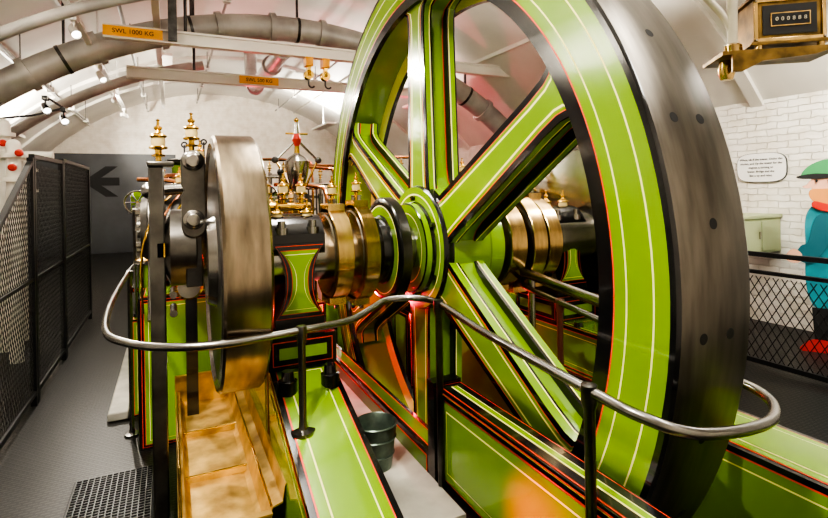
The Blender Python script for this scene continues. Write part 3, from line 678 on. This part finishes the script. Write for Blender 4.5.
# ---------------------------------------------------------------- track spotlights and added spots
e=thing('light_track',(-2.05,6,3.45),'white lighting track along the walkway','lighting track')
b=MB(); b.box(-2.08,-2.02,2.5,11,3.5,3.54,'white_paint'); b.build('track',e)
for yy in (3,6,9):
    b=MB(); b.cyl((-2.05,yy,3.54),(-2.05,yy,vz(-2.05)),.012,'white_paint'); b.build('hanger_rod',e)
def spotfix(x,y,z,tx,ty,tz,m='white_paint'):
    e=thing('spotlight',(x,y,z),'small white spotlight' if m=='white_paint' else 'small black spotlight on a bracket arm','spotlight','track spotlights')
    d=(V((tx,ty,tz))-V((x,y,z))).normalized()
    b=MB(); b.cyl((x,y,z+.15),(x,y,z+.02),.012,m); b.box(x-.03,x+.03,y-.07,y+.07,z+.1,z+.15,m); b.build('arm',e)
    b=MB(); b.lathe(V((x,y,z))-d*.1,d,[(0,0),(0,.035),(.03,.042),(.2,.05),(.2,.044),(.17,.04)],m,20); b.build('lamp_head',e)
    b=MB(); b.lathe(V((x,y,z))-d*.1,d,[(.17,.04),(.17,0)],'lamp',20); b.build('bulb',e)
    return e
def spot(x,y,z,tx,ty,tz,power,ang=70,col=(1,.92,.80),fix=True,m='white_paint'):
    e=spotfix(x,y,z,tx,ty,tz,m) if fix else None
    l=bpy.data.lights.new('spot_lamp','SPOT'); l.energy=power; l.spot_size=math.radians(ang); l.spot_blend=.6; l.color=col; l.shadow_soft_size=.04
    o=bpy.data.objects.new('spot_lamp',l); d=(V((tx,ty,tz))-V((x,y,z))).normalized()
    o.location=V((x,y,z))+d*.13; o.rotation_euler=d.to_track_quat('-Z','Y').to_euler(); COL.objects.link(o)
    if e: o.parent=e; o.matrix_parent_inverse=Matrix.Translation(-e.location)
spot(-2.05,4.0,3.35,-.8,1,1,220); spot(-2.05,6.3,3.35,-.6,4,1,240); spot(-2.05,8.3,3.35,-2.5,13,3.1,320); spot(-2.05,10.4,3.35,-.5,14,3.1,320)
spot(3.2,8,3.4,1.5,4,1,250); spot(3.2,6,3.4,1.5,3,1,250)
spot(-1.6,-1.9,3.6,.0,-.6,1.2,200,60); spot(-2.4,1.0,3.5,-.4,0.2,1.3,220,45); spot(-2.5,-.6,3.4,-1.25,.9,1.3,260,36)  # unseen spots added to brighten the left machinery
spot(3.4,-1.2,3.2,5.0,.6,1.6,150,80); spot(2.6,-.6,3.4,.9,.8,1.1,420,60); spot(-1.9,-1.2,3.4,-1.0,.3,.5,240,40)  # rear machinery and tray spots are added out of view to brighten them
# ---------------------------------------------------------------- added fill lamps
def lamp(x,y,z,sx,sy,power,up=False,col=(1,.95,.86)):  # made-up battens with area lights, added to brighten the hall and vault
    e=thing('fill_lamp',(x,y,z),'long white batten added under the vault for extra light','added lamp','added batten lamps')
    b=MB(); s=-1 if up else 1
    za,zb=sorted((z+.01*s,z+.06*s)); b.box(x-sx/2-.02,x+sx/2+.02,y-sy/2-.02,y+sy/2+.02,za,zb,'white_paint')
    b.build('housing',e)
    b=MB(); b.cyl((x,y,zb),(x,y,vz(x)),.01,'white_paint'); b.build('hanger_rod',e)
    l=bpy.data.lights.new('tube','AREA'); l.shape='RECTANGLE'; l.size=sx; l.size_y=sy; l.energy=power; l.color=col
    o=bpy.data.objects.new('tube',l); o.location=(x,y,z); o.rotation_euler=(pi if up else 0,0,0); COL.objects.link(o)
    o.parent=e; o.matrix_parent_inverse=Matrix.Translation(-e.location)
lamp(-1.9,-1.6,3.9,.3,1.8,34); lamp(1.2,-2.6,3.9,.3,1.8,44)
lamp(3.6,-.6,3.3,.3,1.8,56); lamp(-.2,.9,4.3,.25,1.8,48)
lamp(-.5,-1.2,3.5,.4,1.6,55,True); lamp(2.6,1.2,3.45,.4,1.5,85,True); lamp(-3.5,2.2,3.0,.3,1.5,60,True)  # turned upward, added to lift the dim vault
lamp(-1.2,9,4.2,.2,1.6,60); lamp(3.2,6.4,3.3,.2,.9,65,True); lamp(2.6,11,3.4,.2,1.5,120,True); lamp(-3.7,8.5,2.75,.2,1.5,110,True)
for p,pw,c in (((2.6,6.2,2.6),42,(1,.04,.12)),((-.28,.75,.85),10,(1,.04,.08)),((.75,1.0,.5),10,(1,.05,.05)),((-.27,-1.08,.56),2.0,(1,.06,.015)),((.2,7.2,3.1),18,(1,.05,.1)),((-.35,1.9,1.2),5,(1,.05,.1)),((.5,1.9,.9),8,(1,.04,.1))):
    l=bpy.data.lights.new('red_lamp','POINT'); l.energy=pw; l.color=c; l.shadow_soft_size=.02
    if p[1]==-1.08:
        l.type='SPOT'; l=bpy.data.lights[l.name]; l.spot_size=math.radians(80); l.spot_blend=1.; l.energy=22
        o=bpy.data.objects.new('red_lamp',l); o.location=(-.47,-1.05,.62); o.rotation_euler=(V((-.13,-1.18,.5))-V(o.location)).to_track_quat('-Z','Y').to_euler(); COL.objects.link(o); continue
    o=bpy.data.objects.new('red_lamp',l); o.location=p; COL.objects.link(o)
# ---------------------------------------------------------------- counter
ce=thing('revolution_counter',(1.21,-1.08,2.2),'antique dark brass revolution counter on a bracket','counter')
Rc=Matrix.Translation((1.225,-1.10,2.255))@Matrix.Rotation(math.radians(-38),4,'Z')@Matrix.Scale(.95,4)
b=MB(); b.box(-.12,.16,-.09,.09,-.06,.13,'brass_aged',Rc); b.box(-.135,.175,-.105,.105,.13,.145,'brass_aged',Rc); b.box(-.135,.175,-.105,.105,-.075,-.06,'brass_aged',Rc)
for xx in (-.112,.152): b.box(xx-.008,xx+.008,-.098,-.09,-.06,.13,'bronze',Rc)
for zz in (-.052,.122): b.box(-.12,.16,-.098,-.09,zz-.008,zz+.008,'bronze',Rc)
for xx in (-.112,.152):
    for zz in (-.052,.122): b.cyl(Rc@V((xx,-.098,zz)),Rc@V((xx,-.103,zz)),.005,'steel',seg=8)
b.build('case',ce,bevel=.002)
b=MB(); b.box(-.085,.125,-.094,-.09,-.03,.10,'black_matt',Rc); b.box(-.055,.1,-.098,-.094,.005,.065,'bronze',Rc); b.box(-.050,.095,-.100,-.098,.010,.060,'ink',Rc); b.build('dial_window',ce)
for i,dgt in enumerate('000888'):
    text(dgt,.024,Rc@Matrix.Translation((-.032+i*.022,-.1015,.035))@Matrix.Rotation(pi/2,4,'X'),ce,'pipe_cream')
b=MB(); b.box(-.26,.2,-.13,.13,-.115,-.098,'brass_aged',Rc)
for xx in (-.1,.14):
    for yy in (-.09,.09): b.cyl(Rc@V((xx,yy,-.098)),Rc@V((xx,yy,-.075)),.014,'bronze')
b.prism([(-.22,-.115),(.17,-.115),(.1,-.135),(-.1,-.15),(-.18,-.19),(-.22,-.19)],.02,'brass_aged',lambda a,c,d:Rc@V((a,-.13+d,c)))
b.lathe(Rc@V((-.2,0,-.17)),(0,0,1),[(-.03,0),(-.03,.025),(0,.035),(.04,.03),(.06,.03)],'bronze',16)
b.build('bracket_shelf',ce)
b=MB(); b.cyl(Rc@V((-.19,-.05,-.1)),Rc@V((-.19,-.05,2.2)),.02,'pipe_cream'); b.lathe(Rc@V((-.19,-.05,-.1)),(0,0,1),[(0,.035),(.04,.035),(.05,.02)],'bronze',16); b.build('support_pipe',ce,label='pale painted support pipe')
b=MB(); b.tube(smoothpath([Rc@V(p) for p in [(-.19,-.05,.0),(-.22,-.04,.08),(-.30,-.02,.2),(-.42,0,.38),(-.48,0,.6),(-.48,0,1.6)]],5),.016,'pipe_cream'); b.build('support_pipe',ce,label='pale painted support pipe')
b=MB(); b.tube([Rc@V(p) for p in [(.0,.05,.145),(.0,.05,.19),(.6,.05,.14)]],.014,'pipe_cream'); b.build('support_pipe',ce,label='pale painted support pipe')
# ---------------------------------------------------------------- wall plaque
PY=1.155
e=thing('wall_sign',(5.04,PY,1.5),'white rounded wall plaque with small lettering on brick','sign')
poly=[]
for i in range(40):
    t=2*pi*i/40; c,s=math.cos(t),math.sin(t)
    poly.append((PY+.275*math.copysign(abs(c)**.55,c),1.79+.17*math.copysign(abs(s)**.55,s)))
b=MB(); b.prism(poly,.02,'grey',lambda a,c,d:(5.045-d,a,c)); b.prism([(PY+(a-PY)*.98,1.79+(c-1.79)*.97) for a,c in poly],.003,'sign',lambda a,c,d:(5.025-d,a,c))
b.build('plaque',e)
for i,t in enumerate(['Whoa, oh if the tower, Under the','stories, and Up the tower for the','engines a turning to','lower. Bridge and the','like a up and raise.']):
    text(t,.034,Matrix.Translation((5.02,PY,1.885-.047*i))@Matrix.Rotation(-pi/2,4,'Z')@Matrix.Rotation(pi/2,4,'X'),e)
# ---------------------------------------------------------------- cabinet
e=thing('metal_cabinet',(4.7,1.1,.82),'olive green metal wall box on the white brick wall','cabinet')
b=MB(); b.box(4.33,5.04,.96,1.3,.84,1.22,'cabinet'); b.box(4.31,5.045,.94,1.32,1.22,1.26,'cabinet'); b.build('body',e,bevel=.006)
for xa,xb in ((4.36,4.65),(4.67,4.95)):
    b=MB(); b.box(xa,xb,.945,.96,.87,1.19,'cabinet'); b.build('door',e)
b=MB(); b.box(4.61,4.625,.93,.945,1.0,1.08,'steel'); b.build('handle',e)
# ---------------------------------------------------------------- cut-out figure
e=thing('cutout_figure',(4.45,.15,0),'flat painted cut-out of a worker in teal coat and green cap','cut-out figure')
ang=math.radians(-58)
Rf=Matrix.Translation((4.40,.17,0))@Matrix.Rotation(ang,4,'Z')
def fp(poly,m,d0,name,lab=None):
    b=MB(); b.prism(poly,.012,m,lambda a,c,d:Rf@V((a,-d0+d,c)))
    b.build(name,e,label=lab)
def sm(poly,n=4):
    P=[V((a,c,0)) for a,c in poly]; out=[]; N=len(P)
    for i in range(N):
        a,b_,c,d=P[i-1],P[i],P[(i+1)%N],P[(i+2)%N]
        for k in range(n):
            t=k/n; q=.5*((2*b_)+(c-a)*t+(2*a-5*b_+4*c-d)*t*t+(3*b_-a-3*c+d)*t**3); out.append((q.x,q.y))
    return out
fp(sm([(-.20,.62),(-.20,.95),(-.20,1.25),(-.15,1.38),(-.06,1.45),(.10,1.46),(.21,1.38),(.26,1.15),(.29,.8),(.28,.45),(.18,.4),(-.11,.4)]),'teal',.0,'coat','teal coat')
fp([(-.16,.42),(-.14,.08),(-.02,.08),(.0,.4),(.04,.4),(.06,.08),(.18,.08),(.22,.42)],'ink',.004,'trousers')
fp(sm([(-.24,.0),(-.23,.06),(-.14,.12),(-.01,.1),(-.01,0)]),'redpaint',.005,'boot'); fp(sm([(.0,0),(.02,.1),(.18,.12),(.26,.05),(.24,0)]),'redpaint',.005,'boot')
fp([(-.03+.125*math.cos(2*pi*i/24),1.6+.15*math.sin(2*pi*i/24)) for i in range(24)],'skin',.006,'face')
fp(sm([(-.16,1.62),(-.18,1.59),(-.22,1.565),(-.17,1.55),(-.14,1.58)],3),'skin',.016,'nose')
fp(sm([(-.15,1.54),(-.07,1.545),(.0,1.56),(.05,1.66),(.12,1.66),(.12,1.55),(.08,1.44),(-.02,1.38),(-.13,1.42),(-.17,1.49)]),'beard',.012,'beard','orange beard and hair')
fp(sm([(-.22,1.66),(-.17,1.76),(-.04,1.82),(.08,1.8),(.14,1.72),(.13,1.65),(-.02,1.66)]),'hat',.013,'cap')
fp(sm([(-.26,1.665),(-.12,1.69),(.08,1.67),(-.02,1.645),(-.22,1.64)],3),'ink',.018,'cap_brim')
fp(sm([(-.13,1.43),(.0,1.4),(.14,1.46),(.15,1.4),(.0,1.33),(-.14,1.37)]),'redpaint',.02,'scarf')
fp([(-.012,.45),(-.012,1.34),(.0,1.34),(.0,.45)],'teal_dark',.014,'coat_seam')
fp(sm([(-.28,.9),(-.24,1.0),(-.18,1.05),(-.12,1.28),(.0,1.3),(.0,1.1),(-.10,.9),(-.20,.84)]),'teal_dark',.018,'sleeve'); fp(sm([(-.36,.88),(-.33,.95),(-.28,.97),(-.23,.92),(-.25,.85),(-.31,.84)],3),'skin',.022,'hand')
for yy in (-.11,-.02): fp([(yy-.012,1.62),(yy,1.635),(yy+.012,1.62),(yy,1.605)],'ink',.02,'eye')
# ---------------------------------------------------------------- left pipework
e=thing('valve_manifold',(-2.6,4.1,0),'white vertical pipes with red valve caps behind the fence','pipework')
for xx,yy,zt,r in ((-2.52,3.7,2.1,.06),(-2.72,4.2,2.35,.07),(-2.6,4.6,2.0,.06)):
    b=MB(); b.cyl((xx,yy,0),(xx,yy,zt),r,'white_paint'); b.sphere((xx,yy,zt),r,'white_paint')
    for zz in (zt-.35,zt-.12): b.lathe((xx,yy,zz),(0,0,1),[(0,r),(0,r+.04),(.04,r+.04),(.04,r)],'white_paint',20)
    b.build('pipe',e)
b=MB(); b.tube([(-2.2,3.7,2.0),(-2.52,3.7,2.0),(-2.72,4.2,2.05),(-3.6,4.8,2.1)],.045,'white_paint'); b.build('pipe',e)
for xx,yy,zz in ((-2.5,3.58,1.88),(-2.68,4.05,2.15),(-2.45,3.6,2.02)):
    b=MB(); b.lathe((xx,yy,zz),(0,-1,0),[(0,.0),(0,.035),(.03,.035),(.04,.02),(.04,0)],'redpaint',16); b.cyl((xx,yy,zz),(xx,yy+.12,zz),.02,'brass'); b.build('valve_cap',e)
spotfix(-2.6,5.6,2.75,-1.5,3,1,'black'); spotfix(-2.45,5.9,2.65,-1.5,3,1,'black')
b=MB(); b.tube([(-2.6,5.6,2.9),(-2.45,5.9,2.8),(-2.9,6.4,2.75),(-4.40,6.6,2.55)],.015,'black_matt'); b.build('lamp_bracket',label='thin black bracket arm holding spotlights from the wall',cat='bracket')
# ---------------------------------------------------------------- camera
cam=bpy.data.cameras.new('camera'); co=bpy.data.objects.new('camera',cam); COL.objects.link(co)
cam.lens=22.05; cam.sensor_width=36; cam.shift_y=-69/828; cam.clip_start=.02
co.location=(-1.156,-2.406,1.6)
mr=Matrix.Rotation(-math.radians(25.66),4,'Z')@Matrix.Rotation(pi/2,4,'X')@Matrix.Rotation(-math.radians(1.0),4,'Z')
co.rotation_euler=mr.to_euler()
bpy.context.scene.camera=co
w=bpy.data.worlds.new('world'); bpy.context.scene.world=w; w.use_nodes=True
w.node_tree.nodes['Background'].inputs[0].default_value=(.8,.85,1,1); w.node_tree.nodes['Background'].inputs[1].default_value=.05
